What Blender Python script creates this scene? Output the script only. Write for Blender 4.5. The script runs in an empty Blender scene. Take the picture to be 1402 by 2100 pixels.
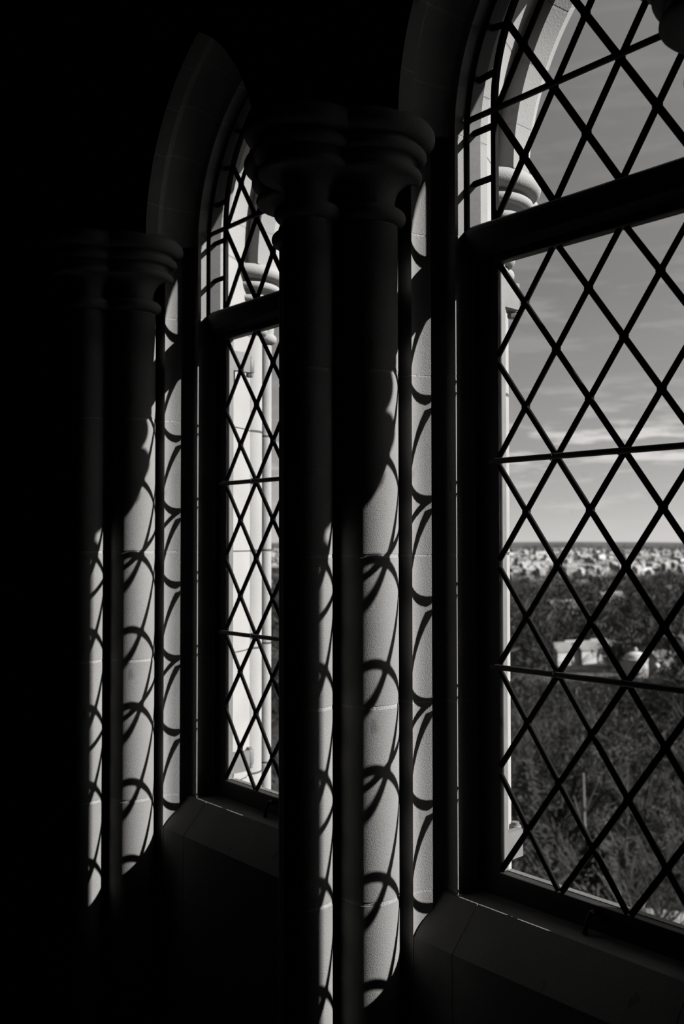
import bpy, bmesh, math, random
from mathutils import Vector, Matrix

random.seed(7)
SC = bpy.context.scene
COL = SC.collection
ZO = 1.6                       # eye height above the gallery floor; everything is laid out from eye level, then lifted

# ------------------------------------------------------------------ camera
YAW, PITCH, ROLL = 0.69245, 0.0293415, -0.000936
F = Vector((-math.cos(YAW) * math.cos(PITCH), math.sin(YAW) * math.cos(PITCH), math.sin(PITCH)))
Rr = Vector((math.sin(YAW), math.cos(YAW), 0)); Uu = Rr.cross(F)
cR = Rr * math.cos(ROLL) + Uu * math.sin(ROLL); cU = Uu * math.cos(ROLL) - Rr * math.sin(ROLL)
cam = bpy.data.cameras.new('camera'); camo = bpy.data.objects.new('camera', cam); COL.objects.link(camo)
camo.matrix_world = Matrix(((cR.x, cU.x, -F.x, 0), (cR.y, cU.y, -F.y, 0), (cR.z, cU.z, -F.z, ZO), (0, 0, 0, 1)))
cam.sensor_fit = 'VERTICAL'; cam.sensor_height = 36; cam.lens = 36 * 2042 / 2100
cam.clip_start = 0.05; cam.clip_end = 60000
cam.dof.use_dof = True; cam.dof.focus_distance = 1.62; cam.dof.aperture_fstop = 6.8
SC.camera = camo

# ------------------------------------------------------------------ light and exposure
SUN_AZ, SUN_EL = math.radians(37.5), math.radians(31.6)
sd = Vector((math.cos(SUN_AZ) * math.cos(SUN_EL), math.sin(SUN_AZ) * math.cos(SUN_EL), math.sin(SUN_EL)))
sl = bpy.data.lights.new('sun', 'SUN'); sl.energy = 13.0; sl.angle = math.radians(0.53); sl.color = (1, .99, .975)
slo = bpy.data.objects.new('sun', sl); COL.objects.link(slo); slo.rotation_euler = sd.to_track_quat('Z', 'Y').to_euler()
slo.location = (6, 6, 8)
SC.view_settings.view_transform = 'Standard'; SC.view_settings.look = 'None'
SC.view_settings.exposure = 0; SC.view_settings.gamma = 1; SC.view_settings.use_curve_mapping = False

def N(nt, typ, **kw):
    n = nt.nodes.new(typ)
    for k, v in kw.items(): setattr(n, k, v)
    return n

def build_world():
    w = bpy.data.worlds.new('sky'); SC.world = w; w.use_nodes = True; nt = w.node_tree; nt.nodes.clear()
    tc = N(nt, 'ShaderNodeTexCoord'); sx = N(nt, 'ShaderNodeSeparateXYZ'); nt.links.new(tc.outputs['Generated'], sx.inputs[0])
    # grey level of a deep filtered sky by height above the horizon
    ramp = N(nt, 'ShaderNodeValToRGB'); cr = ramp.color_ramp
    mr = N(nt, 'ShaderNodeMapRange'); mr.inputs[1].default_value = -0.02; mr.inputs[2].default_value = 0.6
    nt.links.new(sx.outputs[2], mr.inputs[0]); nt.links.new(mr.outputs[0], ramp.inputs[0])
    stops = [(0.0, .56), (.035, .55), (.10, .43), (.18, .33), (.30, .25), (.42, .195), (.60, .160), (.85, .145), (1.0, .14)]
    cr.elements[0].position = 0; cr.elements[1].position = 1
    for p, v in stops[1:-1]: cr.elements.new(p)
    for e, (p, v) in zip(cr.elements, stops): e.position = p; e.color = (v, v * .972, v * .955, 1)
    # flattened clouds low over the horizon
    mp = N(nt, 'ShaderNodeMapping'); mp.inputs['Scale'].default_value = (5.5, 5.5, 34); nt.links.new(tc.outputs['Generated'], mp.inputs[0])
    no = N(nt, 'ShaderNodeTexNoise'); no.inputs['Scale'].default_value = 2.1; no.inputs['Detail'].default_value = 7; no.inputs['Roughness'].default_value = .55
    nt.links.new(mp.outputs[0], no.inputs['Vector'])
    c1 = N(nt, 'ShaderNodeMapRange'); c1.inputs[1].default_value = .50; c1.inputs[2].default_value = .62
    nt.links.new(no.outputs[0], c1.inputs[0])
    band = N(nt, 'ShaderNodeValToRGB'); b = band.color_ramp
    b.elements[0].position = 0.035; b.elements[0].color = (0, 0, 0, 1)
    b.elements[1].position = 1; b.elements[1].color = (.02, .02, .02, 1)
    for p, v in ((.13, .6), (.185, 1.0), (.23, .3), (.30, .05), (.38, .16), (.48, .04)):
        e = b.elements.new(p); e.color = (v, v, v, 1)
    nt.links.new(mr.outputs[0], band.inputs[0])
    mu = N(nt, 'ShaderNodeMath', operation='MULTIPLY'); nt.links.new(c1.outputs[0], mu.inputs[0]); nt.links.new(band.outputs[0], mu.inputs[1])
    mix = N(nt, 'ShaderNodeMixRGB'); nt.links.new(mu.outputs[0], mix.inputs[0]); nt.links.new(ramp.outputs[0], mix.inputs[1]); mix.inputs[2].default_value = (.66, .64, .63, 1)
    # the sky brightens smoothly towards the sun
    nv = N(nt, 'ShaderNodeVectorMath', operation='NORMALIZE'); nt.links.new(tc.outputs['Generated'], nv.inputs[0])
    dp = N(nt, 'ShaderNodeVectorMath', operation='DOT_PRODUCT'); nt.links.new(nv.outputs[0], dp.inputs[0]); dp.inputs[1].default_value = tuple(sd)
    h1 = N(nt, 'ShaderNodeMath', operation='MULTIPLY_ADD'); nt.links.new(dp.outputs['Value'], h1.inputs[0]); h1.inputs[1].default_value = .5; h1.inputs[2].default_value = .5
    h2 = N(nt, 'ShaderNodeMath', operation='POWER'); nt.links.new(h1.outputs[0], h2.inputs[0]); h2.inputs[1].default_value = 5
    h3 = N(nt, 'ShaderNodeMath', operation='MULTIPLY_ADD'); nt.links.new(h2.outputs[0], h3.inputs[0]); h3.inputs[1].default_value = 5; h3.inputs[2].default_value = 1
    bg = N(nt, 'ShaderNodeBackground'); nt.links.new(h3.outputs[0], bg.inputs[1]); nt.links.new(mix.outputs[0], bg.inputs[0])
    out = N(nt, 'ShaderNodeOutputWorld'); nt.links.new(bg.outputs[0], out.inputs[0])
build_world()

# ------------------------------------------------------------------ materials
def mat(name, col, rough=.8, metal=0, var=.0, vscale=6, bump=0, bscale=300, spots=0, tint=(1, .985, .97), spec=.3):
    m = bpy.data.materials.new(name); m.use_nodes = True; nt = m.node_tree; b = nt.nodes['Principled BSDF']
    b.inputs['Roughness'].default_value = rough; b.inputs['Metallic'].default_value = metal
    b.inputs['Specular IOR Level'].default_value = spec
    c = tuple(col * t for t in tint)
    tc = N(nt, 'ShaderNodeTexCoord')
    if var or spots:
        no = N(nt, 'ShaderNodeTexNoise'); no.inputs['Scale'].default_value = vscale; no.inputs['Detail'].default_value = 6
        nt.links.new(tc.outputs['Object'], no.inputs['Vector'])
        r = N(nt, 'ShaderNodeValToRGB'); r.color_ramp.elements[0].position = .3; r.color_ramp.elements[1].position = .7
        r.color_ramp.elements[0].color = tuple(x * (1 - var) for x in c) + (1,); r.color_ramp.elements[1].color = tuple(min(1, x * (1 + var)) for x in c) + (1,)
        nt.links.new(no.outputs[0], r.inputs[0]); src = r.outputs[0]
        if spots:
            n2 = N(nt, 'ShaderNodeTexNoise'); n2.inputs['Scale'].default_value = 38; n2.inputs['Detail'].default_value = 2
            mp = N(nt, 'ShaderNodeMapping'); mp.inputs['Scale'].default_value = (1, 1, .35); nt.links.new(tc.outputs['Object'], mp.inputs[0]); nt.links.new(mp.outputs[0], n2.inputs['Vector'])
            r2 = N(nt, 'ShaderNodeMapRange'); r2.inputs[1].default_value = .69; r2.inputs[2].default_value = .76; r2.inputs[4].default_value = spots
            nt.links.new(n2.outputs[0], r2.inputs[0])
            mx = N(nt, 'ShaderNodeMixRGB'); nt.links.new(r2.outputs[0], mx.inputs[0]); nt.links.new(src, mx.inputs[1]); mx.inputs[2].default_value = (.05, .05, .05, 1); src = mx.outputs[0]
        nt.links.new(src, b.inputs['Base Color'])
    else: b.inputs['Base Color'].default_value = c + (1,)
    if bump:
        n3 = N(nt, 'ShaderNodeTexNoise'); n3.inputs['Scale'].default_value = bscale; n3.inputs['Detail'].default_value = 3
        nt.links.new(tc.outputs['Object'], n3.inputs['Vector'])
        bp = N(nt, 'ShaderNodeBump'); bp.inputs['Strength'].default_value = 1.0; bp.inputs['Distance'].default_value = bump
        nt.links.new(n3.outputs[0], bp.inputs['Height']); nt.links.new(bp.outputs[0], b.inputs['Normal'])
    return m

M = {
    'stone': mat('limestone_inside', .158, .9, var=.10, vscale=7, bump=.0012, bscale=780, spots=.45, spec=.15),
    'mortar': mat('mortar', .22, .95, var=.1, vscale=60, bump=.002, bscale=500, spec=.1),
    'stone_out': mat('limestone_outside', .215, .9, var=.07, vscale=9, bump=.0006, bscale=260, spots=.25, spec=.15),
    'joint_out': mat('weathered_joint', .05, .95, var=.2, vscale=30),
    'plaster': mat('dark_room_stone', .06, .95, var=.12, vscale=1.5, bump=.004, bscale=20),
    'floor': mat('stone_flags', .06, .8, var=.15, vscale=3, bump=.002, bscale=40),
    'steel': mat('painted_steel', .014, .6, metal=.0, var=.12, vscale=20, spec=.22, bump=.0003, bscale=120),
    'galv': mat('weathered_grey_metal', .10, .6, metal=.0, var=.12, vscale=30, spec=.4, bump=.0003, bscale=120),
    'lead': mat('lead', .007, .8, metal=.0, var=.2, vscale=40, spec=.04, bump=.0004, bscale=200),
    'brass': mat('dull_brass', .25, .35, metal=1),
    'hill': mat('wooded_ridge', .05, 1, var=.18, vscale=.004),
    'ground': mat('winter_ground', .035, 1, var=.35, vscale=.02, bump=.6, bscale=.2),
    'lawn': mat('pale_paving', .055, 1, var=.2, vscale=.1),
    'bark': mat('bare_bark', .047, 1, var=.5, vscale=.03),
    'bark_dark': mat('dark_bark', .016, 1, var=.3, vscale=.4),
    'bark_pale': mat('pale_bark', .12, .9, var=.2, vscale=.8),
    'twigs': mat('winter_twigs', .05, 1, var=.55, vscale=.07),
    'needles': mat('evergreen_needles', .014, .9, var=.4, vscale=.6),
    'wall_pale': mat('pale_render', .21, .9, var=.1, vscale=.1),
    'wall_mid': mat('mid_render', .16, .9, var=.15, vscale=.1),
    'roof_dark': mat('slate_roof', .05, .8, var=.15, vscale=.2),
    'roof_mid': mat('grey_roof', .13, .8, var=.15, vscale=.2),
    'white': mat('white_paint', .36, .7, var=.05, vscale=.5),
    'pane_dark': mat('dark_window_glass', .02, .2),
}
def glass_mat():
    m = bpy.data.materials.new('leaded_glass'); m.use_nodes = True; nt = m.node_tree; nt.nodes.clear()
    tr = N(nt, 'ShaderNodeBsdfTransparent'); tr.inputs[0].default_value = (.965, .965, .96, 1)
    gl = N(nt, 'ShaderNodeBsdfGlossy'); gl.inputs['Roughness'].default_value = .03
    df = N(nt, 'ShaderNodeBsdfDiffuse'); df.inputs[0].default_value = (.5, .5, .49, 1)
    tc = N(nt, 'ShaderNodeTexCoord')
    dn = N(nt, 'ShaderNodeTexNoise'); dn.inputs['Scale'].default_value = 55; dn.inputs['Detail'].default_value = 5; nt.links.new(tc.outputs['Object'], dn.inputs['Vector'])
    dr = N(nt, 'ShaderNodeMapRange'); dr.inputs[1].default_value = .64; dr.inputs[2].default_value = .80; dr.inputs[3].default_value = 0; dr.inputs[4].default_value = .05
    nt.links.new(dn.outputs[0], dr.inputs[0])
    m1 = N(nt, 'ShaderNodeMixShader'); m1.inputs[0].default_value = .012; nt.links.new(tr.outputs[0], m1.inputs[1]); nt.links.new(gl.outputs[0], m1.inputs[2])
    m2 = N(nt, 'ShaderNodeMixShader'); nt.links.new(dr.outputs[0], m2.inputs[0]); nt.links.new(m1.outputs[0], m2.inputs[1]); nt.links.new(df.outputs[0], m2.inputs[2])
    o = N(nt, 'ShaderNodeOutputMaterial'); nt.links.new(m2.outputs[0], o.inputs[0]); return m
M['glass'] = glass_mat()

# ------------------------------------------------------------------ helpers
def tag(o, label=None, cat=None, group=None, kind=None):
    for k, v in (('label', label), ('category', cat), ('group', group), ('kind', kind)):
        if v: o[k] = v
    return o
def wloc(p):
    v = Vector((0, 0, 0))
    while p is not None: v += p.location; p = p.parent
    return v
def obj(name, geo, m, parent=None, smooth=None, origin=None):
    """geo=(verts, faces) in world coordinates; becomes ONE mesh object"""
    vs, fs = geo
    me = bpy.data.meshes.new(name)
    org = wloc(parent) if parent is not None else Vector((0, 0, 0))
    o_off = Vector(origin) - org if origin is not None else Vector((0, 0, 0))
    me.from_pydata([tuple(Vector(v) - org - o_off) for v in vs], [], fs)
    bm = bmesh.new(); bm.from_mesh(me); bmesh.ops.recalc_face_normals(bm, faces=bm.faces)
    if smooth is not None:
        for f in bm.faces: f.smooth = True
        for e in bm.edges:
            e.smooth = len(e.link_faces) == 2 and e.calc_face_angle(0) < math.radians(smooth)
    bm.to_mesh(me); bm.free()
    me.materials.append(M[m] if isinstance(m, str) else m)
    o = bpy.data.objects.new(name, me); COL.objects.link(o); o.parent = parent; o.location = o_off
    return o
def empty(name, loc, parent=None):
    o = bpy.data.objects.new(name, None); COL.objects.link(o); o.parent = parent
    o.location = Vector(loc) - (wloc(parent) if parent else Vector((0, 0, 0))); o.empty_display_size = .1
    return o
def copy_tree(o, parent=None, dx=0):
    c = o.copy(); COL.objects.link(c); c.parent = parent; c.location.x += dx
    for ch in list(o.children): copy_tree(ch, c)
    return c
def join(*geos):
    V, Fs = [], []
    for v, f in geos:
        n = len(V); V += list(v); Fs += [tuple(i + n for i in q) for q in f]
    return V, Fs
def box(x0, x1, y0, y1, z0, z1):
    v = [(x, y, z) for z in (z0, z1) for y in (y0, y1) for x in (x0, x1)]
    return v, [(0, 1, 3, 2), (4, 6, 7, 5), (0, 4, 5, 1), (2, 3, 7, 6), (0, 2, 6, 4), (1, 5, 7, 3)]
def prism(poly, z0, z1):                       # poly in XY
    n = len(poly); v = [(x, y, z0) for x, y in poly] + [(x, y, z1) for x, y in poly]
    return v, [tuple(range(n)), tuple(range(2 * n - 1, n - 1, -1))] + [(i, (i + 1) % n, (i + 1) % n + n, i + n) for i in range(n)]
def prismY(poly, y0, y1):                      # poly in XZ
    n = len(poly); v = [(x, y0, z) for x, z in poly] + [(x, y1, z) for x, z in poly]
    return v, [tuple(range(n)), tuple(range(2 * n - 1, n - 1, -1))] + [(i, (i + 1) % n, (i + 1) % n + n, i + n) for i in range(n)]
def prismX(poly, x0, x1):                      # poly in YZ
    n = len(poly); v = [(x0, y, z) for y, z in poly] + [(x1, y, z) for y, z in poly]
    return v, [tuple(range(n)), tuple(range(2 * n - 1, n - 1, -1))] + [(i, (i + 1) % n, (i + 1) % n + n, i + n) for i in range(n)]
def lathe(cx, cy, prof, seg=48):               # list of (r,z)
    n = len(prof); v = []; f = []
    for r, z in prof:
        for k in range(seg):
            a = 2 * math.pi * k / seg; v.append((cx + r * math.cos(a), cy + r * math.sin(a), z))
    for i in range(n - 1):
        for k in range(seg): f.append((i * seg + k, i * seg + (k + 1) % seg, (i + 1) * seg + (k + 1) % seg, (i + 1) * seg + k))
    f.append(tuple(range(seg - 1, -1, -1))); f.append(tuple((n - 1) * seg + k for k in range(seg)))
    return v, f
def tube(p, q, r0, r1, seg=6, cap=True):
    p, q = Vector(p), Vector(q); d = (q - p).normalized(); a = d.orthogonal().normalized(); b = d.cross(a)
    v = []
    for c, r in ((p, r0), (q, r1)):
        for k in range(seg):
            t = 2 * math.pi * (k + .5) / seg; v.append(tuple(c + (a * math.cos(t) + b * math.sin(t)) * r))
    f = [(k, (k + 1) % seg, (k + 1) % seg + seg, k + seg) for k in range(seg)]
    if cap: f += [tuple(range(seg - 1, -1, -1)), tuple(range(seg, 2 * seg))]
    return v, f
def bar(p, q, w, y0, y1):                      # flat bar in the XZ plane from p to q (x,z), width w, bevelled towards both faces
    dx, dz = q[0] - p[0], q[1] - p[1]; L = math.hypot(dx, dz) or 1; nx, nz = -dz / L, dx / L
    ym = (y0 + y1) / 2; h = w / 2; s = w * .40
    sec = [(-h, ym - .0012), (-s, y0), (s, y0), (h, ym - .0012), (h, ym + .0012), (s, y1), (-s, y1), (-h, ym + .0012)]
    v = [(c[0] + nx * t, y, c[1] + nz * t) for c in (p, q) for t, y in sec]
    return v, [tuple(range(7, -1, -1)), tuple(range(8, 16))] + [(i, (i + 1) % 8, (i + 1) % 8 + 8, i + 8) for i in range(8)]
def inset(poly, d):
    n = len(poly); A = sum(poly[i][0] * poly[(i + 1) % n][1] - poly[(i + 1) % n][0] * poly[i][1] for i in range(n)); s = 1 if A > 0 else -1
    out = []
    for i in range(n):
        p0, p1, p2 = Vector(poly[i - 1]), Vector(poly[i]), Vector(poly[(i + 1) % n])
        a = (p1 - p0).normalized(); b = (p2 - p1).normalized(); na = Vector((-a.y, a.x)) * s; nb = Vector((-b.y, b.x)) * s
        m_ = (na + nb); m_ = m_ / max(.5, m_.length_squared) * 2 if m_.length > 1e-6 else na
        out.append(tuple(p1 + m_ * d * .5 * (1 if m_.length < 3 else 3 / m_.length)))
    return out

# ------------------------------------------------------------------ the window wall: dimensions
P = 0.7876                     # bay width
XC = -0.884                    # centre line of the first window
XP = XC - P / 2                # centre line of the pier between the two windows
COURSES = [-1.6, -1.33, -1.08, -.82, -.556, -.257, -.023, .266, .495, .660]
XCE = -0.928; XPE = -1.3058   # the outer arches and piers sit a little off the inner ones
def mirW(x): return 2 * XC - x

# plan of the pier side that faces the first window (below the capitals), interior to exterior
SIDE = [(-1.226, .992), (-1.221, 1.015), (-1.216, 1.060), (-1.207, 1.086), (-1.190, 1.101), (-1.170, 1.1045), (-1.150, 1.099),
        (-1.1512, 1.1035), (-1.1515, 1.1100), (-1.1502, 1.1175), (-1.1472, 1.1255), (-1.1420, 1.1345), (-1.1500, 1.1430), (-1.1505, 1.1530), (-1.1450, 1.1610),
        (-1.1360, 1.1645), (-1.1240, 1.1630), (-1.1140, 1.1594), (-1.1108, 1.1592), (-1.1130, 1.1700), (-1.1128, 1.200), (-1.112, 1.238),
        (-1.130, 1.246), (-1.178, 1.336), (-1.192, 1.349), (-1.215, 1.388), (-1.258, 1.405), (-1.276, 1.432)]
def pier_poly():
    left = [(2 * (XP if y < 1.3 else XPE) - x, y) for x, y in SIDE]
    return SIDE + [(XPE, 1.442)] + left[::-1]
# plan of one side above the capitals (arch moulding)
ARCH_PROF = [(-1.235, 1.02), (-1.095, 1.02), (-1.098, 1.050), (-1.116, 1.060), (-1.130, 1.078), (-1.134, 1.105), (-1.130, 1.128), (-1.120, 1.152),
             (-1.1108, 1.1592), (-1.1130, 1.170), (-1.1125, 1.200), (-1.112, 1.238), (-1.130, 1.246), (-1.1786, 1.336), (-1.1463, 1.3452), (-1.149, 1.389), (-1.172, 1.41), (-1.197, 1.447), (-1.235, 1.447)]
def centre(y):
    K = [(1.02, -.680, .645), (1.06, -.690, .645), (1.15, -.735, .655), (1.17, -.752, .663), (1.25, -.752, .663), (1.34, -.740, .660), (1.5, -.740, .660)]
    if y <= K[0][0]: return K[0][1:]
    for a, b in zip(K, K[1:]):
        if y <= b[0]:
            t = (y - a[0]) / (b[0] - a[0]); return a[1] + t * (b[1] - a[1]), a[2] + t * (b[2] - a[2])
    return K[-1][1:]
def arch_pt(x, y, t):                          # point of the moulding line that starts at plan point (x,y); t 0 springing .. 1 apex
    cx, cz = centre(y); R = cx - x; amax = math.acos((cx - (XC if y < 1.3 else XCE)) / R)
    a = t * amax
    return (cx - R * math.cos(a), y, cz + R * math.sin(a)) if t >= 0 else (x, y, cz)
def arch_piece(prof, t0, t1, n, flip=False, zbase=None):
    k = len(prof); v = []; f = []
    rows = []
    if zbase is not None: rows.append([(x, y, zbase) for x, y in prof])
    for i in range(n + 1): rows.append([arch_pt(x, y, t0 + (t1 - t0) * i / n) for x, y in prof])
    for r in rows:
        for x, y, z in r: v.append(((mirW(x) if y < 1.3 else 2 * XCE - x) if flip else x, y, z))
    m = len(rows)
    for i in range(m - 1):
        for j in range(k): f.append((i * k + j, i * k + (j + 1) % k, (i + 1) * k + (j + 1) % k, (i + 1) * k + j))
    f.append(tuple(range(k))); f.append(tuple((m - 1) * k + j for j in range(k - 1, -1, -1)))
    return v, f

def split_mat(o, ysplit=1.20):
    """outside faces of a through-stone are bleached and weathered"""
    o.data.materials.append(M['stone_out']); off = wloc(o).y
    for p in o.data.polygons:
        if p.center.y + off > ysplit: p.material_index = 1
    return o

wall = empty('wall_right', (XP, 1.2, -1.6)); tag(wall, 'thick pale limestone window wall with moulded pointed arches and chamfered sills', 'wall', kind='structure')
G = .0016
poly = pier_poly(); core = inset(poly, .0007)
for n in (-1, 0, 1):                           # three piers: right of the frame, between the windows, left
    dx = -n * P
    for z0, z1 in zip(COURSES, COURSES[1:]):
        if n == -1:
            o = obj('stone', prism(poly, z0 + G, z1 - G), 'stone', wall, smooth=24); split_mat(o); o['_p'] = 1; o.location.x += dx
        else:
            c = [x for x in wall.children if x.get('_z') == round(z0, 3)][0].copy(); COL.objects.link(c); c.parent = wall; c.location.x -= P * (n + 1)
        if n == -1: o['_z'] = round(z0, 3)
    o = obj('mortar', prism(core, COURSES[0], COURSES[-1]), 'mortar', wall); o.location.x += dx
    o.data.materials.append(M['joint_out'])
    for p in o.data.polygons:
        if p.center.y > .02: p.material_index = 1
for o in wall.children:
    for k in ('_p', '_z'):
        if k in o: del o[k]

# arches, voussoir by voussoir, two bays x two sides
CUTS = [0, .17, .40, .62, .82, 1.0]
protos = []
for flip in (False, True):
    for i, (a, b) in enumerate(zip(CUTS, CUTS[1:])):
        o = obj('stone', arch_piece(ARCH_PROF, a + (.004 if i else 0), b - (.004 if i < 4 else 0), 6, flip, .6625 if i == 0 else None), 'stone', wall, smooth=25)
        split_mat(o); protos.append(o)
    o = obj('mortar', arch_piece(inset(ARCH_PROF, .0010), 0, 1, 24, flip, .66), 'mortar', wall, smooth=25); protos.append(o)
for o in protos:
    c = o.copy(); COL.objects.link(c); c.parent = wall; c.location.x -= P

# wall masses behind / above the arches (spandrels)
def spandrel(dx):
    # between the extrados of two neighbouring arches
    L, Rt = [], []
    for i in range(13):
        x, y, z = arch_pt(-1.21, 1.2, i / 12); Rt.append((x, z)); L.append((2 * XP - x, z))
    pl = [(L[0][0], .67)] + [(x, max(z, .67)) for x, z in L][1:] + [(XC - P, 1.9), (XC, 1.9)] + [(x, max(z, .67)) for x, z in Rt][::-1]
    o = obj('spandrel_masonry', prismY(pl, 1.022, 1.445), 'stone', wall); split_mat(o); o.location.x += dx; return o
spandrel(0); spandrel(P); spandrel(-P)
# solid wall left of the left pier, right of the right pier, and all round below and above
for x0, x1 in ((-4.0, XC - 2 * P + .21), (XC + P - .21, 3.4)):
    o = obj('masonry', box(x0, x1, 1.105, 1.30, -1.6, 3.0), 'stone', wall); split_mat(o)
o = obj('masonry', box(XC - 2 * P, XC + P, 1.024, 1.443, 1.88, 3.0), 'stone', wall); split_mat(o)
o = obj('tower_masonry', box(-4.0, 3.4, 1.16, 1.46, -52, -1.6), 'stone_out', wall)

# sill and the panel of wall under it, in stones
SILL = [(1.100, -.6240), (1.157, -.5622), (1.1595, -.5617), (1.24, -.5612), (1.262, -.578), (1.475, -.69), (1.475, -.76), (1.10, -.76)]
sj = [-1.158, -1.066, -.702, -.610]
for b in (0, 1):
    for x0, x1 in zip(sj, sj[1:]):
        o = obj('sill_stone', prismX(SILL, x0 + .0012, x1 - .0012), 'stone', wall); split_mat(o, 1.22); o.location.x -= b * P
        o = obj('stone', box(x0 + .0012, x1 - .0012, 1.1005, 1.46, -1.10, -.7625), 'stone', wall); split_mat(o); o.location.x -= b * P
        o = obj('stone', box(x0 + .0012, x1 - .0012, 1.1005, 1.46, -1.598, -1.1025), 'stone', wall); split_mat(o); o.location.x -= b * P
    o = obj('mortar', prismX([(y + (.0006 if y < 1.3 else -.0006), z - .0006) for y, z in SILL], -1.158, -.610), 'mortar', wall); o.location.x -= b * P
    o = obj('mortar', box(-1.158, -.610, 1.1012, 1.45, -1.6, -.755), 'mortar', wall); o.location.x -= b * P

# ------------------------------------------------------------------ clustered shafts with moulded capitals
def arc(cr, cz, r, a0, a1, n):
    return [(cr + r * math.cos(math.radians(a0 + (a1 - a0) * i / n)), cz + r * math.sin(math.radians(a0 + (a1 - a0) * i / n))) for i in range(n + 1)]
def cap_profile(r):
    k = r / .046                                # radii follow the shaft
    e = r - .046
    b = .011 if r < .03 else 0
    pr = [(.040 + e + b, .526)]
    b = .011 if r < .03 else 0      # slender shafts keep a stout neck
    pr += [(.041 + e + b, .540), (.0435 + e + b, .553), (.050 + e, .565), (.060 + e, .572), (.071 + e, .5745)]
    pr += arc(.078 + e, .5815, .0075, -110, 70, 7)          # lowest roll
    pr += [(.0745 + e, .5915), (.0720 + e, .597), (.0735 + e, .6030)]
    pr += arc(.0835 + e, .6125, .0095, -130, 60, 8)         # second roll
    pr += [(.0820 + e, .6225), (.0825 + e, .6270)]
    pr += arc(.091 + e, .643, .0155, -95, 50, 10)           # abacus roll
    pr += [(.100 + e, .6555), (.0965 + e, .660), (.06, .6605)]
    return pr
def ring_profile(r):
    e = r - .046
    return [(.041 + e, .500)] + arc(.0465 + e, .5155, .0125, -100, 100, 12) + [(.041 + e, .529)]
def shaft(parent, cx, cy, r, m, rj):
    zs = COURSES[:-2] + [.502]
    for z0, z1 in zip(zs, zs[1:]):
        c = .0016
        pr = [(r - .0018, z0 + G), (r, z0 + G + c), (r, z1 - G - c), (r - .0018, z1 - G)]
        obj('shaft_drum', lathe(cx, cy, pr, 56), m, parent, smooth=40)
    obj('mortar', lathe(cx, cy, [(r - .0006, -1.56), (r - .0006, .502)], 40), rj, parent, smooth=40)
    cp = obj('capital', lathe(cx, cy, cap_profile(r), 64), m, parent, smooth=55)
    obj('neck_ring', lathe(cx, cy, ring_profile(r), 56), m, cp, smooth=60)
    obj('shaft_base', lathe(cx, cy, [(r + .03, -1.6), (r + .03, -1.55)] + arc(r + .012, -1.535, .016, -60, 90, 6) + [(r + .003, -1.50), (r - .002, -1.49)], 40), m, parent, smooth=50)

S_IN = [(-1.236, .955, .0400), (-1.1950, 1.0465, .0475), (-1.346, 1.034, .0440)]
S_OUT = [(-1.238, 1.371, .042), (-1.287, 1.4665, .016), (-1.3606, 1.371, .042)]
t = empty('clustered_column', (XP, 1.0, -1.6))
tag(t, 'cluster of round limestone shafts under moulded capitals standing between the two lattice windows', 'column', 'clustered stone columns along the window wall')
for cx, cy, r in S_IN: shaft(t, cx, cy, r, 'stone', 'mortar')
t2 = copy_tree(t, None, -P); tag(t2, 'shadowy column cluster at far left, left of the smaller lattice window', 'column')
t3 = copy_tree(t, None, P); tag(t3, 'nearest column cluster, only its dark capital edge showing at the top right corner', 'column')
e = empty('outside_column', (XP, 1.40, -1.6))
tag(e, 'sunlit pale outer column cluster seen through the right window, edge on at its left jamb', 'column', 'outer stone columns beyond the glass')
for cx, cy, r in S_OUT: shaft(e, cx, cy, r, 'stone_out', 'joint_out')
e2 = copy_tree(e, None, -P); tag(e2, 'sunlit pale outer column with ringed capital seen through the left window', 'column')
e3 = copy_tree(e, None, P); tag(e3, 'outer column cluster right of the right window, beyond its hidden right jamb', 'column')

# ------------------------------------------------------------------ windows
GY = 1.2
def zline(j): return .12655 - .08115 * j
def xcol(a): return -1.0603 + .05943 * a
X0, X1, ZB, ZT = -1.0555, mirW(-1.0555), -.5187, .4438
def clip(polyg, inside, inter):
    out = []
    for i in range(len(polyg)):
        a, b = polyg[i - 1], polyg[i]
        ia, ib = inside(a), inside(b)
        if ia != ib: out.append(inter(a, b))
        if ib: out.append(b)
    return out
def clip_half(polyg, nx, nz, c):               # keep nx*x+nz*z<=c
    ins = lambda p: nx * p[0] + nz * p[1] <= c + 1e-9
    def inter(a, b):
        da = nx * a[0] + nz * a[1] - c; db = nx * b[0] + nz * b[1] - c; s = da / (da - db); return (a[0] + s * (b[0] - a[0]), a[1] + s * (b[1] - a[1]))
    return clip(polyg, ins, inter)
def clip_convex(polyg, conv):                  # conv counter-clockwise
    for i in range(len(conv)):
        a, b = conv[i], conv[(i + 1) % len(conv)]
        dx, dz = b[0] - a[0], b[1] - a[1]; nx, nz = dz, -dx
        if not polyg: return []
        polyg = clip_half(polyg, nx, nz, nx * a[0] + nz * a[1])
    return polyg
def area(p): return abs(sum(p[i - 1][0] * p[i][1] - p[i][0] * p[i - 1][1] for i in range(len(p)))) / 2
def clean(p):
    q = []
    for v in p:
        if not q or math.hypot(v[0] - q[-1][0], v[1] - q[-1][1]) > 1e-4: q.append(v)
    if len(q) > 1 and math.hypot(q[0][0] - q[-1][0], q[0][1] - q[-1][1]) < 1e-4: q.pop()
    return q
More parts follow.
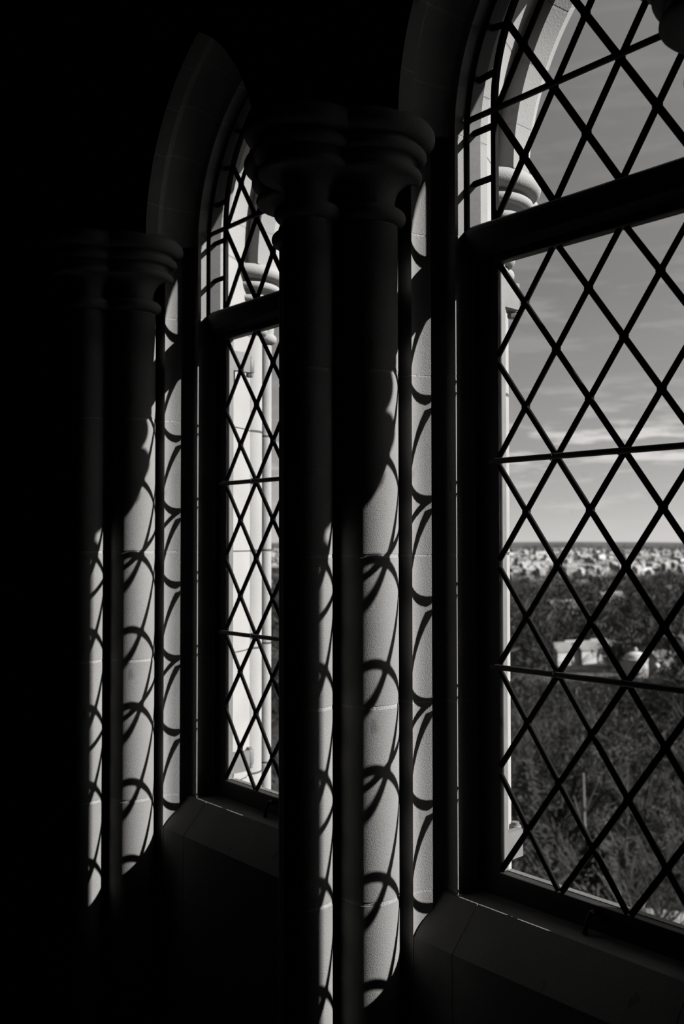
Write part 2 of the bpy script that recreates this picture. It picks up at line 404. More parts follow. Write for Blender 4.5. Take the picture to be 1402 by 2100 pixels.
def seg_clip(p, q, conv):
    t0, t1 = 0., 1.; d = (q[0] - p[0], q[1] - p[1])
    for i in range(len(conv)):
        a, b = conv[i], conv[(i + 1) % len(conv)]
        nx, nz = b[1] - a[1], -(b[0] - a[0]); c = nx * a[0] + nz * a[1]
        num = c - (nx * p[0] + nz * p[1]); den = nx * d[0] + nz * d[1]
        if abs(den) < 1e-12:
            if num < 0: return None
        elif den > 0: t1 = min(t1, num / den)
        else: t0 = max(t0, num / den)
    if t1 - t0 < 1e-4: return None
    return (p[0] + t0 * d[0], p[1] + t0 * d[1]), (p[0] + t1 * d[0], p[1] + t1 * d[1])
def half_arch(cx, cz, R, n, z0):
    am = math.acos((cx - XC) / R)
    L = [(cx - R, z0)] + [(cx - R * math.cos(am * i / n), cz + R * math.sin(am * i / n)) for i in range(n + 1)]
    return L
def arch_conv(cx, cz, R, n, z0):               # closed, counter-clockwise
    L = half_arch(cx, cz, R, n, z0); Rg = [(mirW(x), z) for x, z in L[:-1]]
    return (L + Rg[::-1])[::-1]
def pane(poly_, parent):
    poly_ = clean(poly_)
    if len(poly_) < 3 or area(poly_) < 2e-5: return
    cx = sum(p[0] for p in poly_) / len(poly_); cz = sum(p[1] for p in poly_) / len(poly_)
    v, f = prismY([(x - cx, z - cz) for x, z in poly_], -.0014, .0014)
    rot = Matrix.Rotation(random.uniform(-.006, .006), 3, 'X') @ Matrix.Rotation(random.uniform(-.006, .006), 3, 'Z')
    v = [tuple(rot @ Vector(p) + Vector((cx, GY, cz))) for p in v]
    obj('pane', (v, f), 'glass', parent)

win = empty('window_1', (XC, GY, -.565))
tag(win, 'large right-hand pointed window of black diamond lattice over a wooded valley and town', 'window', kind='structure')
# steel frame: outer frame, transom, casement with bead
fr = obj('window_frame', join(
    box(-1.1125, -1.086, 1.207, 1.235, -.572, .47), box(mirW(-1.086), mirW(-1.1125), 1.207, 1.235, -.572, .47),
    box(-1.086, mirW(-1.086), 1.207, 1.235, -.572, -.547)), 'steel', win)
tr = obj('transom', prismX([(1.184, .470), (1.184, .502), (1.187, .509), (1.193, .5135), (1.220, .5135), (1.228, .508), (1.228, .468), (1.218, .4585), (1.195, .4585)], -1.1125, mirW(-1.1125)), 'steel', win)
cs = obj('casement', join(
    box(-1.0875, -1.0585, 1.2072, 1.2163, -.551, .470), box(mirW(-1.0585), mirW(-1.0875), 1.2072, 1.2163, -.551, .470),
    box(-1.0585, mirW(-1.0585), 1.2072, 1.2163, -.551, -.5215), box(-1.0585, mirW(-1.0585), 1.2072, 1.2163, .447, .470)), 'steel', win)
obj('glazing_bead', join(
    prism([(-1.0587, 1.2036), (-1.0562, 1.2036), (-1.0550, 1.2050), (-1.0550, 1.2068), (-1.0587, 1.2068)], ZB, ZT),
    prism([(mirW(x), y) for x, y in [(-1.0587, 1.2036), (-1.0562, 1.2036), (-1.0550, 1.2050), (-1.0550, 1.2068), (-1.0587, 1.2068)]], ZB, ZT),
    prismX([(1.199, -.5260), (1.199, -.5212), (1.2005, -.5205), (1.2035, -.5205), (1.2035, -.5212), (1.2080, -.5212), (1.2080, -.5330), (1.200, -.5330)], -1.0585, mirW(-1.0585)),
    prismX([(1.196, .4560), (1.192, .4473), (1.192, .4445), (1.195, .4435), (1.203, .4440), (1.2035, .4465), (1.2080, .4465), (1.2080, .4560)], -1.0585, mirW(-1.0585))), 'steel', cs)
# pale metal of the casement where it stands outside the glass
obj('outer_rim', join(box(-1.0840, -1.0586, 1.2167, 1.2195, -.545, .456), box(mirW(-1.0586), mirW(-1.0840), 1.2167, 1.2195, -.545, .456),
    box(-1.0586, mirW(-1.0586), 1.2167, 1.228, -.545, -.5205), box(-1.0586, mirW(-1.0586), 1.2167, 1.2195, .4475, .456),
    box(-1.0584, -1.0568, 1.2070, 1.2180, ZB - .001, ZT + .002), box(mirW(-1.0568), mirW(-1.0584), 1.2070, 1.2180, ZB - .001, ZT + .002)), 'galv', cs)

# lower leaded light: cames and panes
rect = [(X0, ZB), (X1, ZB), (X1, ZT), (X0, ZT)]
Z4, Z8 = zline(-4), zline(8)
sl_ = .08115 / .05943
for s in (1, -1):
    for c in range(-14, 22, 2):
        # line through (a, j) with a + s*j = c   -> z as a function of column a
        a0, a1 = -3, 9
        p = (xcol(a0), zline(s * (c - a0))); q = (xcol(a1), zline(s * (c - a1)))
        g = seg_clip(p, q, rect)
        if g and math.hypot(g[0][0] - g[1][0], g[0][1] - g[1][1]) > .012:
            y0, y1 = (1.1974, 1.2026) if s > 0 else (1.1976, 1.2024)
            obj('lead_came', bar(g[0], g[1], .0092, y0, y1), 'lead', win)
CW = .0012
for a in range(-1, 8):
    for j in range(-6, 11):
        if (a + j) % 2 == 0: continue
        cx, cz = xcol(a), zline(j)
        d = [(cx - .05943 + CW, cz), (cx, cz - .08115 + CW), (cx + .05943 - CW, cz), (cx, cz + .08115 - CW)]
        pane(clip_convex(d, rect), win)
def solder(x, z, parent, r=.0085):
    obj('solder_joint', prismY([(x + r * math.cos(k * math.pi / 4 + .2), z + r * math.sin(k * math.pi / 4 + .2)) for k in range(8)], 1.1968, 1.2032), 'lead', parent)
for a in range(1, 6):
    for j in range(-3, 8):
        if (a + j) % 2 == 0: solder(xcol(a), zline(j), win, .0064)
for zb in (zline(0), zline(4)):
    sb = obj('saddle_bar', tube((-1.066, 1.1905, zb), (mirW(-1.066), 1.1905, zb), .0046, .0046, 10), 'steel', win, smooth=60)
    for a in (2, 4):
        x = xcol(a)
        ring = []
        for k in range(9):
            t_ = math.radians(-120 + 300 * k / 8); ring.append((x - .003 + .0005 * k, 1.1905 + .0062 * math.cos(t_), zb + .0062 * math.sin(t_)))
        obj('tie_wire', join(*[tube(ring[i], ring[i + 1], .0009, .0009, 5) for i in range(8)]), 'steel', sb)

# upper leaded light: arched border, lattice, panes
OC, OR = (-.752, .663), .358; IC, IR = (-.775, .702), .2865
ZU = .511
outer = arch_conv(OC[0], OC[1], OR, 20, ZU); inner = arch_conv(IC[0], IC[1], IR, 20, ZU)
def arch_bar(cx, cz, R0, R1, y0, y1, n, z0):
    A = half_arch(cx, cz, R0, n, z0); B = half_arch(cx, cz, R1, n, z0)
    A = A + [(mirW(x), z) for x, z in A[:-1]][::-1]; B = B + [(mirW(x), z) for x, z in B[:-1]][::-1]
    v = []; f = []
    for (xa, za), (xb, zb) in zip(A, B): v += [(xa, y0, za), (xb, y0, zb), (xb, y1, zb), (xa, y1, za)]
    for i in range(len(A) - 1):
        for k in range(4): f.append((i * 4 + k, i * 4 + (k + 1) % 4, i * 4 + 4 + (k + 1) % 4, i * 4 + 4 + k))
    m_ = (len(A) - 1) * 4; f += [(0, 1, 2, 3), (m_ + 3, m_ + 2, m_ + 1, m_)]
    return v, f
obj('arched_frame', arch_bar(OC[0], OC[1], OR + .0035, OR - .0050, 1.188, 1.214, 20, ZU), 'steel', win, smooth=30)
obj('border_came', arch_bar(IC[0], IC[1], IR + .0050, IR - .0050, 1.1962, 1.2038, 20, ZU), 'lead', win, smooth=30)
US, UZ = .0590, .0886
def ux(a): return -1.0603 + US * a
def uz(j): return ZU + UZ * j                # nodes where a + j even
for s in (1, -1):
    for c in range(-8, 16, 2):
        p = (ux(-2), uz(s * (c + 2))); q = (ux(8), uz(s * (c - 8)))
        g = seg_clip(p, q, inner)
        if g and math.hypot(g[0][0] - g[1][0], g[0][1] - g[1][1]) > .012:
            y0, y1 = (1.1972, 1.2028) if s > 0 else (1.1974, 1.2026)
            obj('lead_came', bar(g[0], g[1], .0110, y0, y1), 'lead', win)
for a in range(-1, 8):
    for j in range(-1, 8):
        cx, cz = ux(a), uz(j)
        if (a + j) % 2 == 0:
            if 0 < a < 6 and 0 < j < 5 and not (a in (1, 5) and j > 3): solder(cx, cz, win, .0072)
            continue
        d = [(cx - US + CW, cz), (cx, cz - UZ + CW), (cx + US - CW, cz), (cx, cz + UZ - CW)]
        pane(clip_convex(d, inner), win)
# border: short cross pieces and the panes between them
def at_arc(C, R, s):                           # arc-length parameter s from z=ZU upwards
    h = C[1] - ZU
    if s < h: return (C[0] - R, ZU + s)
    a = (s - h) / R; am = math.acos((C[0] - XC) / R)
    return (C[0] - R * math.cos(min(a, am)), C[1] + R * math.sin(min(a, am)))
Lo = (OC[1] - ZU) + OR * math.acos((OC[0] - XC) / OR); Li = (IC[1] - ZU) + IR * math.acos((IC[0] - XC) / IR)
cuts = [0, .074, .158, .245, .325, .415, .505, .60]
fr_o = [c / .60 * 1.0 for c in cuts]
cross = []
inn = [0, .074, .158, .245, .316, .395, .462, Li]
for k, so in enumerate([0, .074, .158, .243, .325, .410, .495, Lo]):
    cross.append((at_arc(OC, OR, min(so, Lo)), at_arc(IC, IR, min(inn[k], Li)), min(so, Lo), min(inn[k], Li)))
for flip in (0, 1):
    fx = (lambda p: (mirW(p[0]), p[1])) if flip else (lambda p: p)
    for k in range(1, len(cross) - 1): obj('lead_came', bar(fx(cross[k][0]), fx(cross[k][1]), .0100, 1.1964, 1.2036), 'lead', win)
    for k in range(len(cross) - 1):
        o0, i0, o1, i1 = cross[k][2], cross[k][3], cross[k + 1][2], cross[k + 1][3]
        pl = [at_arc(OC, OR - .004, o0 + (o1 - o0) * t_ / 4) for t_ in range(5)] + [at_arc(IC, IR + .001, i1 + (i0 - i1) * t_ / 4) for t_ in range(5)]
        pane([fx(p) for p in pl], win)
obj('lead_came', bar((XC, cross[-1][0][1] - .002), (XC, cross[-1][1][1]), .0100, 1.1964, 1.2036), 'lead', win)
obj('saddle_bar', tube((-1.119, 1.1895, .6885), (mirW(-1.119), 1.1895, .6885), .0050, .0050, 10), 'steel', win, smooth=60)
# hinges outside the glass and the latch on the bottom rail
for zc, s in ((.405, 1), (-.492, -1)):
    h = obj('hinge', join(
        prismY([(-1.1115, zc - .010 * s), (-1.080, zc - .014 * s), (-1.080, zc + .018 * s), (-1.1115, zc + .010 * s)], 1.268, 1.276),
        prism([(-1.088, 1.2196), (-1.072, 1.2196), (-1.076, 1.276), (-1.088, 1.276)], zc - .022, zc + .022),
        prism([(-1.114, 1.268), (-1.100, 1.268), (-1.106, 1.300), (-1.118, 1.300)], zc - .010, zc + .010)), 'galv', win)
    obj('hinge_pin', join(lathe(-1.113, 1.300, [(.0095, zc - .016), (.0105, zc - .014), (.0105, zc + .014), (.0095, zc + .016)], 14),
        lathe(-1.113, 1.300, [(.0075, zc - .026), (.0085, zc - .024), (.0085, zc - .016)], 6), lathe(-1.113, 1.300, [(.007, zc + .016), (.007, zc + .021)], 10)), 'galv', h, smooth=40)
    obj('rivet', lathe(-1.0715, 1.222, [(.004, zc - .004), (.0045, zc), (.004, zc + .004)], 8), 'brass', h, smooth=60)
la = obj('latch', join(box(-.892, -.868, 1.202, 1.207, -.541, -.525), tube((-.880, 1.203, -.532), (-.880, 1.188, -.532), .005, .005, 10)), 'steel', win)
obj('latch_handle', join(tube((-.880, 1.190, -.530), (-.884, 1.184, -.548), .0035, .003, 8), tube((-.884, 1.184, -.548), (-.886, 1.184, -.560), .003, .0042, 8)), 'steel', la, smooth=50)

w2 = copy_tree(win, None, -P); w2.name = 'window_2'; tag(w2, 'narrow-looking left-hand pointed lattice window behind the middle column cluster', 'window', kind='structure')

# ------------------------------------------------------------------ the dark room
def shell(name, g, m, label, cat):
    o = obj(name, g, m); tag(o, label, cat, kind='structure'); return o
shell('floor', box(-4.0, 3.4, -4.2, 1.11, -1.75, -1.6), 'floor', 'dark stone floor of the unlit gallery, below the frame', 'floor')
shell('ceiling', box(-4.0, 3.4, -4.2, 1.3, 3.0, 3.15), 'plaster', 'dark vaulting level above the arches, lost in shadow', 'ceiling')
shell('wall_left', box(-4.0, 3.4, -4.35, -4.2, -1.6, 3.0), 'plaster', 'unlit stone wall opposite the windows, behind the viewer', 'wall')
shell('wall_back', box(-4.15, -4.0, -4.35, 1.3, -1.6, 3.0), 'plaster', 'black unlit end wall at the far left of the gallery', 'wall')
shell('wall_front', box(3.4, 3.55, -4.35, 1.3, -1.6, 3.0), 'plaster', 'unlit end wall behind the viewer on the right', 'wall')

# ------------------------------------------------------------------ the valley outside
GZ = -52.0
def ground_z(x, y):
    d = math.hypot(x, y)
    return GZ + 5 * math.sin(x * .006 + 1) * math.sin(y * .005) - 6 * min(1, max(0, (d - 300) / 900)) + 3.0 * math.sin(x * .021) * math.cos(y * .017) * min(1, d / 400)
def fan(r0, r1, nr, na, fz, a0=0, a1=360, power=1.7):
    v, f = [], []
    for i in range(nr + 1):
        r = r0 + (r1 - r0) * (i / nr) ** power
        for k in range(na):
            a = math.radians(a0 + (a1 - a0) * k / (na - 1)); x, y = r * math.cos(a), r * math.sin(a); v.append((x, y, fz(x, y)))
    for i in range(nr):
        for k in range(na - 1): f.append((i * na + k, i * na + k + 1, (i + 1) * na + k + 1, (i + 1) * na + k))
    return v, f
g = obj('ground', fan(6, 9500, 60, 160, ground_z), 'ground', smooth=180)
tag(g, 'grey winter ground of the wide valley below the tower', 'ground', kind='structure')
def ridge_z(x, y):
    d = math.hypot(x, y); a = math.atan2(y, x)
    h = 46 + 5 * math.sin(a * 9) + 3 * math.sin(a * 23 + 1) + 1.2 * math.sin(a * 71)
    return GZ - 9 + h * math.sin(min(1, max(0, (d - 7600) / 1500)) * math.pi / 2)
rg = obj('wooded_ridge', fan(7600, 9800, 8, 240, ridge_z, power=1), 'hill', smooth=180)
tag(rg, 'low dark wooded ridge along the horizon beyond the town', 'hill', kind='structure')

# ---- trees: a few bare kinds, each built once
def tree_geo(h, spread, rng, twigs=5, lean=0):
    parts = []
    top = Vector((lean, 0, h * .42))
    r0 = h * .021
    parts.append(tube((0, 0, -.6), top * .5, r0 * 1.15, r0 * .9, 7)); parts.append(tube(top * .5, top, r0 * .9, r0 * .7, 7))
    nb = 7
    for b in range(nb):
        a = b * 2.4 + rng.random(); z0 = h * (.22 + .2 * b / nb); s0 = Vector((lean * z0 / h / .42, 0, z0))
        up = .75 + .5 * b / nb
        d = Vector((math.cos(a) * spread, math.sin(a) * spread, h * .42 * up)).normalized(); L = h * rng.uniform(.32, .44)
        m1 = s0 + d * L * .5; m2 = m1 + (d + Vector((0, 0, .35)) + Vector((rng.uniform(-.2, .2), rng.uniform(-.2, .2), 0))).normalized() * L * .55
        parts.append(tube(s0, m1, r0 * .55, r0 * .38, 5, False)); parts.append(tube(m1, m2, r0 * .38, r0 * .2, 5, False))
        for c in range(6):
            q = (s0.lerp(m1, .4 + .12 * c) if c < 3 else m1.lerp(m2, .25 + .24 * (c - 3)))
            dd = (d + Vector((rng.uniform(-1, 1), rng.uniform(-1, 1), rng.uniform(-.1, .8)))).normalized(); l2 = h * rng.uniform(.14, .22)
            e_ = q + dd * l2; parts.append(tube(q, e_, r0 * .18, r0 * .09, 4, False))
            for w_ in range(twigs):
                q2 = q.lerp(e_, .3 + .7 * w_ / twigs)
                d3 = (dd + Vector((rng.uniform(-1, 1), rng.uniform(-1, 1), rng.uniform(-.3, .9)))).normalized()
                parts.append(tube(q2, q2 + d3 * h * rng.uniform(.06, .12), r0 * .085, r0 * .03, 3, False))
    return join(*parts)
def polar(px, dist):                           # direction of a picture column, on the ground at a distance
    a = YAW; u = (px - 701) / 2042
    d = Vector((-math.cos(a) + u * math.sin(a), math.sin(a) + u * math.cos(a))).normalized() * dist
    return d.x, d.y
rng = random.Random(11)
kinds = []
for k in range(6):
    kinds.append((tree_geo([15, 17, 13, 16, 18, 14][k], [4.5, 6, 5, 7, 5, 6][k], rng, 5 if k < 4 else 4, rng.uniform(-1, 1)), ['twigs', 'bark', 'twigs', 'bark', 'twigs', 'bark_dark'][k]))
protos_t = []
trees = 0
spots = []
ring_n = 0
def clear_of(x, y):
    a = math.degrees(math.atan2(y, x)); d = math.hypot(x, y)
    for px0, px1, d0, d1 in ((1232, 1378, 190, 416), (1120, 1245, 270, 480), (1365, 1400, 400, 515), (1040, 1130, 300, 400), (1335, 1352, 250, 335), (1350, 1402, 60, 140)):
        b0 = math.degrees(YAW * 0 + math.pi - YAW - math.atan((px1 - 701) / 2042)); b1 = math.degrees(math.pi - YAW - math.atan((px0 - 701) / 2042))
        if b0 < a < b1 and d0 < d < d1: return False
    return True
while len(spots) < 285:
    u = rng.random(); d = 62 + 420 * u ** 1.25
    a = math.radians(rng.uniform(117, 150)); x, y = d * math.cos(a), d * math.sin(a)
    if any((x - q[0]) ** 2 + (y - q[1]) ** 2 < (5.0 + d * .012) ** 2 for q in spots): continue
    if not clear_of(x, y): continue
    spots.append((x, y))
for i, (x, y) in enumerate(spots):
    k = i % 6
    if len(protos_t) <= k:
        o = obj('bare_tree', kinds[k][0], kinds[k][1]); protos_t.append(o)
    else:
        o = protos_t[k].copy(); COL.objects.link(o)
    s = rng.uniform(.8, 1.15); o.location = (x, y, ground_z(x, y)); o.scale = (s, s, s * rng.uniform(.9, 1.1)); o.rotation_euler.z = rng.uniform(0, 6.28)
    tag(o, 'leafless grey woodland tree, blurred, in the wood below the right window', 'tree', 'bare trees of the wood below the tower')
def place_tree(name, geo, m, px, dist, label, cat='tree', s=1):
    x, y = polar(px, dist); o = obj(name, geo, m); o.location = (x, y, ground_z(x, y)); o.scale = (s, s, s); return tag(o, label, cat)
place_tree('bare_tree', tree_geo(28, 9, random.Random(3), 7, 1.5), 'bark_dark', 1128, 150, 'tall forked bare tree with dark boughs, below the middle bar of the right window')
place_tree('bare_tree', tree_geo(24, 4, random.Random(5), 4), 'bark_pale', 1296, 96, 'pale thin-branched bare tree low in the right window, right of the birch trunk')
def evergreen(h, r, n, rng):
    parts = [tube((0, 0, -.5), (0, 0, h * .9), h * .02, h * .006, 6)]
    for i in range(n):
        t_ = rng.random() ** .8; z = h * (.12 + .88 * t_); rr = r * (1 - t_) ** .8 + .15; a = rng.uniform(0, 6.28); rad = rr * rng.uniform(.35, 1)
        c = Vector((math.cos(a) * rad, math.sin(a) * rad, z)); s = rng.uniform(.3, .75) * (.5 + r * .14)
        d = Vector((math.cos(a), math.sin(a), rng.uniform(-.2, .35))); p = c + d * s; w_ = Vector((-math.sin(a), math.cos(a), 0)) * s * .5
        parts.append(([tuple(c - w_), tuple(c + w_), tuple(p + w_ * .3), tuple(p - w_ * .3), tuple(c + Vector((0, 0, s * .5)))], [(0, 1, 2, 3), (0, 4, 1), (1, 4, 2), (2, 4, 3), (3, 4, 0)]))
    return join(*parts)
place_tree('cypress', evergreen(15, 1.7, 500, random.Random(2)), 'needles', 1131, 390, 'dark slender upright evergreen standing among the bare trees, left in the right window')
place_tree('evergreen_tree', evergreen(25, 4.6, 900, random.Random(4)), 'needles', 1072, 120, 'dark evergreen close by at the lower left of the right window')
place_tree('evergreen_tree', evergreen(19, 5.5, 900, random.Random(8)), 'needles', 1215, 112, 'broad dark evergreen low in the middle of the right window')
bt = place_tree('birch_trunk', join(tube((0, 0, -.5), (.2, 0, 9), .22, .20, 8), tube((.2, 0, 9), (0, .1, 17), .20, .12, 8), tube((.1, 0, 13), (1.6, .5, 16.5), .08, .03, 5), tube((.1, 0, 11), (-1.3, .3, 14.5), .07, .03, 5)), 'bark_pale', 1190, 130, 'single pale straight birch trunk low in the middle of the right window', 'tree', 1.25)

# the nearer dark undergrowth and the far woods: too many to count
def scrub(n, rmin, rmax, a0, a1, size, rng, grow=0, blades=22, pw=1.3, keep=False):
    V, Fc = [], []
    for i in range(n):
        d = rmin + (rmax - rmin) * rng.random() ** pw; a = math.radians(rng.uniform(a0, a1)); x, y = d * math.cos(a), d * math.sin(a)
        if not keep and not clear_of(x, y): continue
        z = ground_z(x, y) - .4; s = size * rng.uniform(.5, 1.3) * (1 + grow * d)
        hh = s * rng.uniform(.45, .95)
        for q in range(blades):
            t_ = rng.uniform(0, 6.28); u_ = rng.uniform(-.75, 1); rr = s * .5 * rng.random() ** .5 * math.sqrt(max(0, 1 - u_ * u_ * .8)); b = len(V)
            cx, cy, cz = x + rr * math.cos(t_), y + rr * math.sin(t_), z + hh * (1 + u_ * .8)
            dx_, dy_, dz_ = rng.gauss(0, 1), rng.gauss(0, 1), rng.gauss(.5, .8); n_ = math.sqrt(dx_ * dx_ + dy_ * dy_ + dz_ * dz_) + 1e-6
            l_ = s * rng.uniform(.16, .42) / n_; w_ = s * rng.uniform(.012, .04); px_, py_ = rng.uniform(-w_, w_), rng.uniform(-w_, w_)
            V += [(cx - w_, cy + px_, cz), (cx + w_, cy - px_, cz + py_), (cx + dx_ * l_, cy + dy_ * l_, cz + dz_ * l_), (cx - dx_ * l_, cy - dy_ * l_, cz - dz_ * l_)]
            Fc += [(b, b + 1, b + 2), (b + 1, b, b + 3)]
    return V, Fc
o = obj('undergrowth', scrub(9000, 40, 430, 114, 153, 4.4, random.Random(21)), 'twigs'); tag(o, 'tangled dark undergrowth covering the ground of the wood', 'undergrowth', kind='stuff')
o = obj('young_thicket', scrub(5200, 120, 372, 120, 132, 3.6, random.Random(27), 0, 22, .8, True), 'twigs'); tag(o, 'low grey thicket in front of the white houses and the domed building', 'thicket', kind='stuff')
o = obj('far_woodland', scrub(10000, 300, 1350, 114, 153, 11.5, random.Random(22)), 'bark'); tag(o, 'bare grey woodland stretching from the valley to the edge of the town', 'woodland', kind='stuff')
o = obj('town_trees', scrub(6000, 1300, 7400, 114, 153, 10, random.Random(23), .0002, 12), 'hill'); tag(o, 'dark tree cover between the buildings of the far town', 'trees', kind='stuff')

# ---- town
def house(w, d, h, rh, rng, wm, rm, name, label, x, y, rot, group=None, flat=False, parts=True):
    z = ground_z(x, y); b = empty(name, (x, y, z)); b.rotation_euler.z = rot
    def pt(nm, geo, m): 
        o = obj(nm, geo, m); o.parent = b; return o
    pt('walls', box(-w / 2, w / 2, -d / 2, d / 2, -2, h), wm)
    if flat: pt('roof', box(-w / 2 - .2, w / 2 + .2, -d / 2 - .2, d / 2 + .2, h + .02, h + .7), rm)
    else: pt('roof', prismX([(-d / 2 - .4, h + .02), (d / 2 + .4, h + .02), (0, h + rh)], -w / 2 - .3, w / 2 + .3), rm)
    if parts:
        nfl = max(1, int(h / 3.2)); nw = max(2, int(w / 4))
        for fl in range(nfl):
            for k in range(nw):
                xx = -w / 2 + (k + .5) * w / nw; zz = h * (fl + .3) / nfl
                pt('window', box(xx - .6, xx + .6, -d / 2 - .06, -d / 2 + .02, zz, zz + 1.5), 'pane_dark')
    return tag(b, label, 'building', group)
hr = random.Random(31)
proto_h = [house(14, 10, 7, 4, hr, 'wall_pale', 'roof_mid', 'house', 'x', 0, 0, 0), house(22, 12, 9, 0, hr, 'wall_pale', 'roof_mid', 'house', 'x', 0, 0, 0, flat=True),
           house(12, 9, 6, 4, hr, 'wall_mid', 'roof_dark', 'house', 'x', 0, 0, 0), house(34, 14, 12, 0, hr, 'white', 'roof_mid', 'house', 'x', 0, 0, 0, flat=True, parts=False),
           house(16, 11, 8, 5, hr, 'white', 'wall_pale', 'house', 'x', 0, 0, 0, parts=False)]
for i in range(280):
    d = 980 + 3300 * hr.random() ** 1.1; a = math.radians(hr.uniform(119.5, 133) if i % 12 else hr.uniform(142, 146))
    x, y = d * math.cos(a), d * math.sin(a)
    k = hr.choice([0, 0, 1, 2, 3, 4, 4]); o = proto_h[k] if i < 5 and (k := i) is not None else copy_tree(proto_h[k])
    s = hr.uniform(.55, .95) * (1 + d * .00016)
    o.location = (x, y, ground_z(x, y)); o.scale = (s, s, s * hr.uniform(.8, 1.3)); o.rotation_euler.z = math.radians(75) + hr.uniform(-.6, .6)
    for k_ in ('label',): o['label'] = 'tiny pale blurred building in the far town below the ridge'
    o['category'] = 'building'; o['group'] = 'buildings of the far town'
V, Fc = [], []
for i in range(1500):                          # the rest of the town, beyond the three hundred largest
    d = 1700 + 4800 * hr.random() ** 1.1; a = math.radians(hr.uniform(114, 150)); x, y = d * math.cos(a), d * math.sin(a); z = ground_z(x, y); w_, h_, t_ = hr.uniform(4, 12), hr.uniform(5, 13), math.radians(75) + hr.uniform(-.8, .8)
    v, f = box(-w_, w_, -5, 5, -2, h_); b = len(V); V += [(x + p[0] * math.cos(t_) - p[1] * math.sin(t_), y + p[0] * math.sin(t_) + p[1] * math.cos(t_), z + p[2]) for p in v] + [(x - w_ * math.cos(t_), y - w_ * math.sin(t_), z + h_ + 4), (x + w_ * math.cos(t_), y + w_ * math.sin(t_), z + h_ + 4)]
    Fc += [tuple(q + b for q in t) for t in f] + [(b + 4, b + 5, b + 9, b + 8), (b + 6, b + 7, b + 9, b + 8), (b + 4, b + 6, b + 8), (b + 5, b + 7, b + 9)]
o = obj('town_buildings', (V, Fc), 'wall_pale'); tag(o, 'the remaining specks of pale buildings filling the far town', 'buildings', kind='stuff')
# a row of pale houses among the trees, nearer
for j, (px, dist, w_, lab) in enumerate([(1152, 455, 11, 'leftmost small white house of the row among the trees, mid height in the right window'), (1172, 470, 8, 'second small white house from the left in the row among the trees'),
        (1205, 460, 13, 'widest white house of the row among the trees, with a grey roof'), (1232, 475, 12, 'rightmost white house of the row among the trees, left of the domed building'),
        (1150, 760, 22, 'long pale roof rising from the woods above the row of white houses'), (1250, 830, 20, 'pale roofed building deep in the woods between the town and the domed building'), (1385, 505, 8, 'small bright white shed among trees at the right edge of the view')]):
    x, y = polar(px, dist); pass
    b = house(w_, 9, 6 if dist < 600 else 9, 4, hr, 'white', 'wall_pale' if j % 2 else 'roof_mid', 'house', lab, x, y, math.radians(70), parts=False)
# domed pavilion
x, y = polar(1300, 400); z = ground_z(x, y) + 1.0
pv = empty('domed_pavilion', (x, y, z)); tag(pv, 'pale domed building with a dark arched door among trees in the right window', 'building')
pv.rotation_euler.z = math.atan2(y, x) - math.pi / 2
def pp(nm, g_, m, **k): o = obj(nm, g_, m, **k); o.parent = pv; return o
pp('walls', lathe(0, 0, [(4.6, -1), (4.6, 5.2), (4.9, 5.3), (4.9, 5.8), (4.5, 5.9)], 20), 'white')
pp('dome', lathe(0, 0, [(4.3 * math.cos(math.radians(a_)), 5.9 + 2.6 * math.sin(math.radians(a_))) for a_ in range(0, 86, 12)] + [(.1, 8.5)], 20), 'white', smooth=60)
pp('finial', lathe(0, 0, [(.25, 8.4), (.5, 8.8), (.75, 9.3), (.5, 9.8), (.1, 10)], 10), 'white', smooth=60)
pp('doorway', prismY([(-.9, 0), (.9, 0), (.9, 2.6), (.6, 3.5), (0, 3.9), (-.6, 3.5), (-.9, 2.6)], -4.72, -4.3), 'pane_dark')
x, y = polar(1350, 420); b = house(9, 8, 5.5, 2.5, hr, 'white', 'roof_mid', 'house', 'pale wing standing just right of the domed building', x, y, math.radians(70), parts=False)
# road and lawn clearings
def strip(name, pts, w_, lab, cat):
    V, Fc = [], []
    for i, (px, d) in enumerate(pts):
        x, y = polar(px, d)
        r_ = Vector((x, y)).normalized(); V += [(x - r_.x * w_, y - r_.y * w_, ground_z(x - r_.x * w_, y - r_.y * w_) + .5), (x + r_.x * w_, y + r_.y * w_, ground_z(x + r_.x * w_, y + r_.y * w_) + .6)]
    n = len(V); V += [(a_, b_, c_ - 1) for a_, b_, c_ in V]
    for i in range(len(pts) - 1): Fc += [(2 * i, 2 * i + 1, 2 * i + 3, 2 * i + 2)]
    Fc += [(0, 1, n + 1, n), (n - 2, n - 1, 2 * n - 1, 2 * n - 2)] + [(2 * i, 2 * i + 2, n + 2 * i + 2, n + 2 * i) for i in range(len(pts) - 1)] + [(2 * i + 1, 2 * i + 3, n + 2 * i + 3, n + 2 * i + 1) for i in range(len(pts) - 1)]
    o = obj(name, (V, Fc), 'lawn'); tag(o, lab, cat, kind='structure')
strip('road', [(1000, 372), (1050, 368), (1095, 362), (1150, 355), (1200, 352)], 8, 'pale road terrace crossing the wood at the left of the right window', 'road')
strip('driveway', [(1000, 322), (1040, 322), (1080, 326), (1120, 332)], 3, 'thin pale lane below the road, left in the right window', 'road')
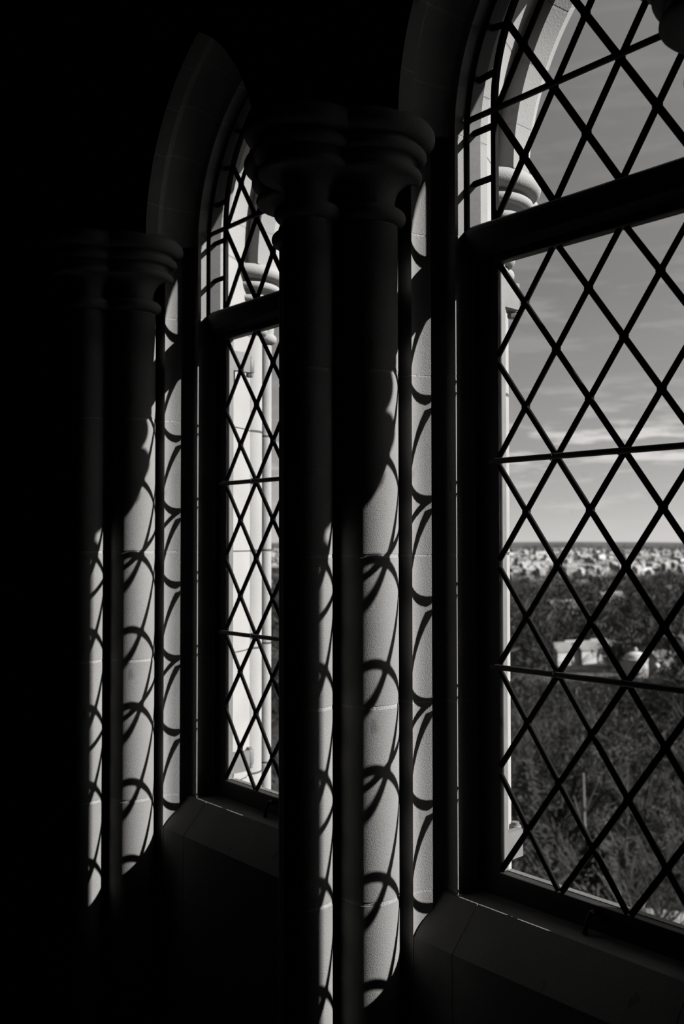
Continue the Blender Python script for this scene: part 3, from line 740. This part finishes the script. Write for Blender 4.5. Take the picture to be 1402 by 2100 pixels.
# lamp and the roof and cars close under the tower, bottom right
x, y = polar(1343, 330); lp = empty('street_lamp', (x, y, ground_z(x, y))); tag(lp, 'white globe street lamp just under the middle bar, right in the right window', 'lamp')
o = obj('pole', tube((0, 0, 0), (0, 0, 12.2), .14, .1, 8), 'steel'); o.parent = lp
o = obj('globe', lathe(0, 0, [(.2, 12.2), (.75, 12.6), (.95, 13.2), (.75, 13.8), (.2, 14.1)], 12), 'white', smooth=60); o.parent = lp
for j, (px, dist, w_, lab) in enumerate([(1378, 128, 7, 'pale car park kiosk with flat roof at the bottom right of the right window')]):
    x, y = polar(px, dist); house(w_, 5, 4, 0, hr, 'white', 'wall_pale', 'kiosk', lab, x, y, math.atan2(y, x) + math.pi / 2 + math.pi, flat=True)
def car(px, dist, lab, m):
    x, y = polar(px, dist); c = empty('car', (x, y, ground_z(x, y) + .35)); c.rotation_euler.z = math.atan2(y, x) + 1.2; tag(c, lab, 'car', 'cars below the tower')
    def cp(nm, g_, mm): o = obj(nm, g_, mm); o.parent = c
    cp('body', prismY([(-2.1, .3), (2.1, .3), (2.15, .8), (1.2, .95), (.6, 1.45), (-1.1, 1.45), (-1.7, .95), (-2.15, .85)], -.85, .85), m)
    cp('windscreen', prismY([(1.1, .98), (.62, 1.38), (.5, 1.38), (.9, .98)], -.87, .87), 'pane_dark')
    for xx in (-1.3, 1.3):
        for yy in (-.8, .8):
            cp('wheel', join(*[( [(xx + .33 * math.cos(q * math.pi / 5), yy + s_, .33 + .33 * math.sin(q * math.pi / 5)) for s_ in (-.1, .1) for q in range(10)], [tuple(range(9, -1, -1)), tuple(range(10, 20))] + [(q, (q + 1) % 10, (q + 1) % 10 + 10, q + 10) for q in range(10)])]), 'pane_dark')
car(1390, 118, 'light car parked at the bottom right corner of the right window', 'white')
car(1400, 124, 'mid grey car parked behind the light car, bottom right of the right window', 'wall_mid')
pl = obj('car_park', fan(108, 134, 3, 20, lambda x, y: ground_z(x, y) + .3, 117, 123.5, 1), 'lawn'); tag(pl, 'patch of pale paving at the bottom right below the window', 'paving', kind='structure')

# ------------------------------------------------------------------ lift everything from eye level to the floor
for o in list(SC.objects):
    if o.parent is None and o.type in ('MESH', 'EMPTY'): o.location.z += ZO
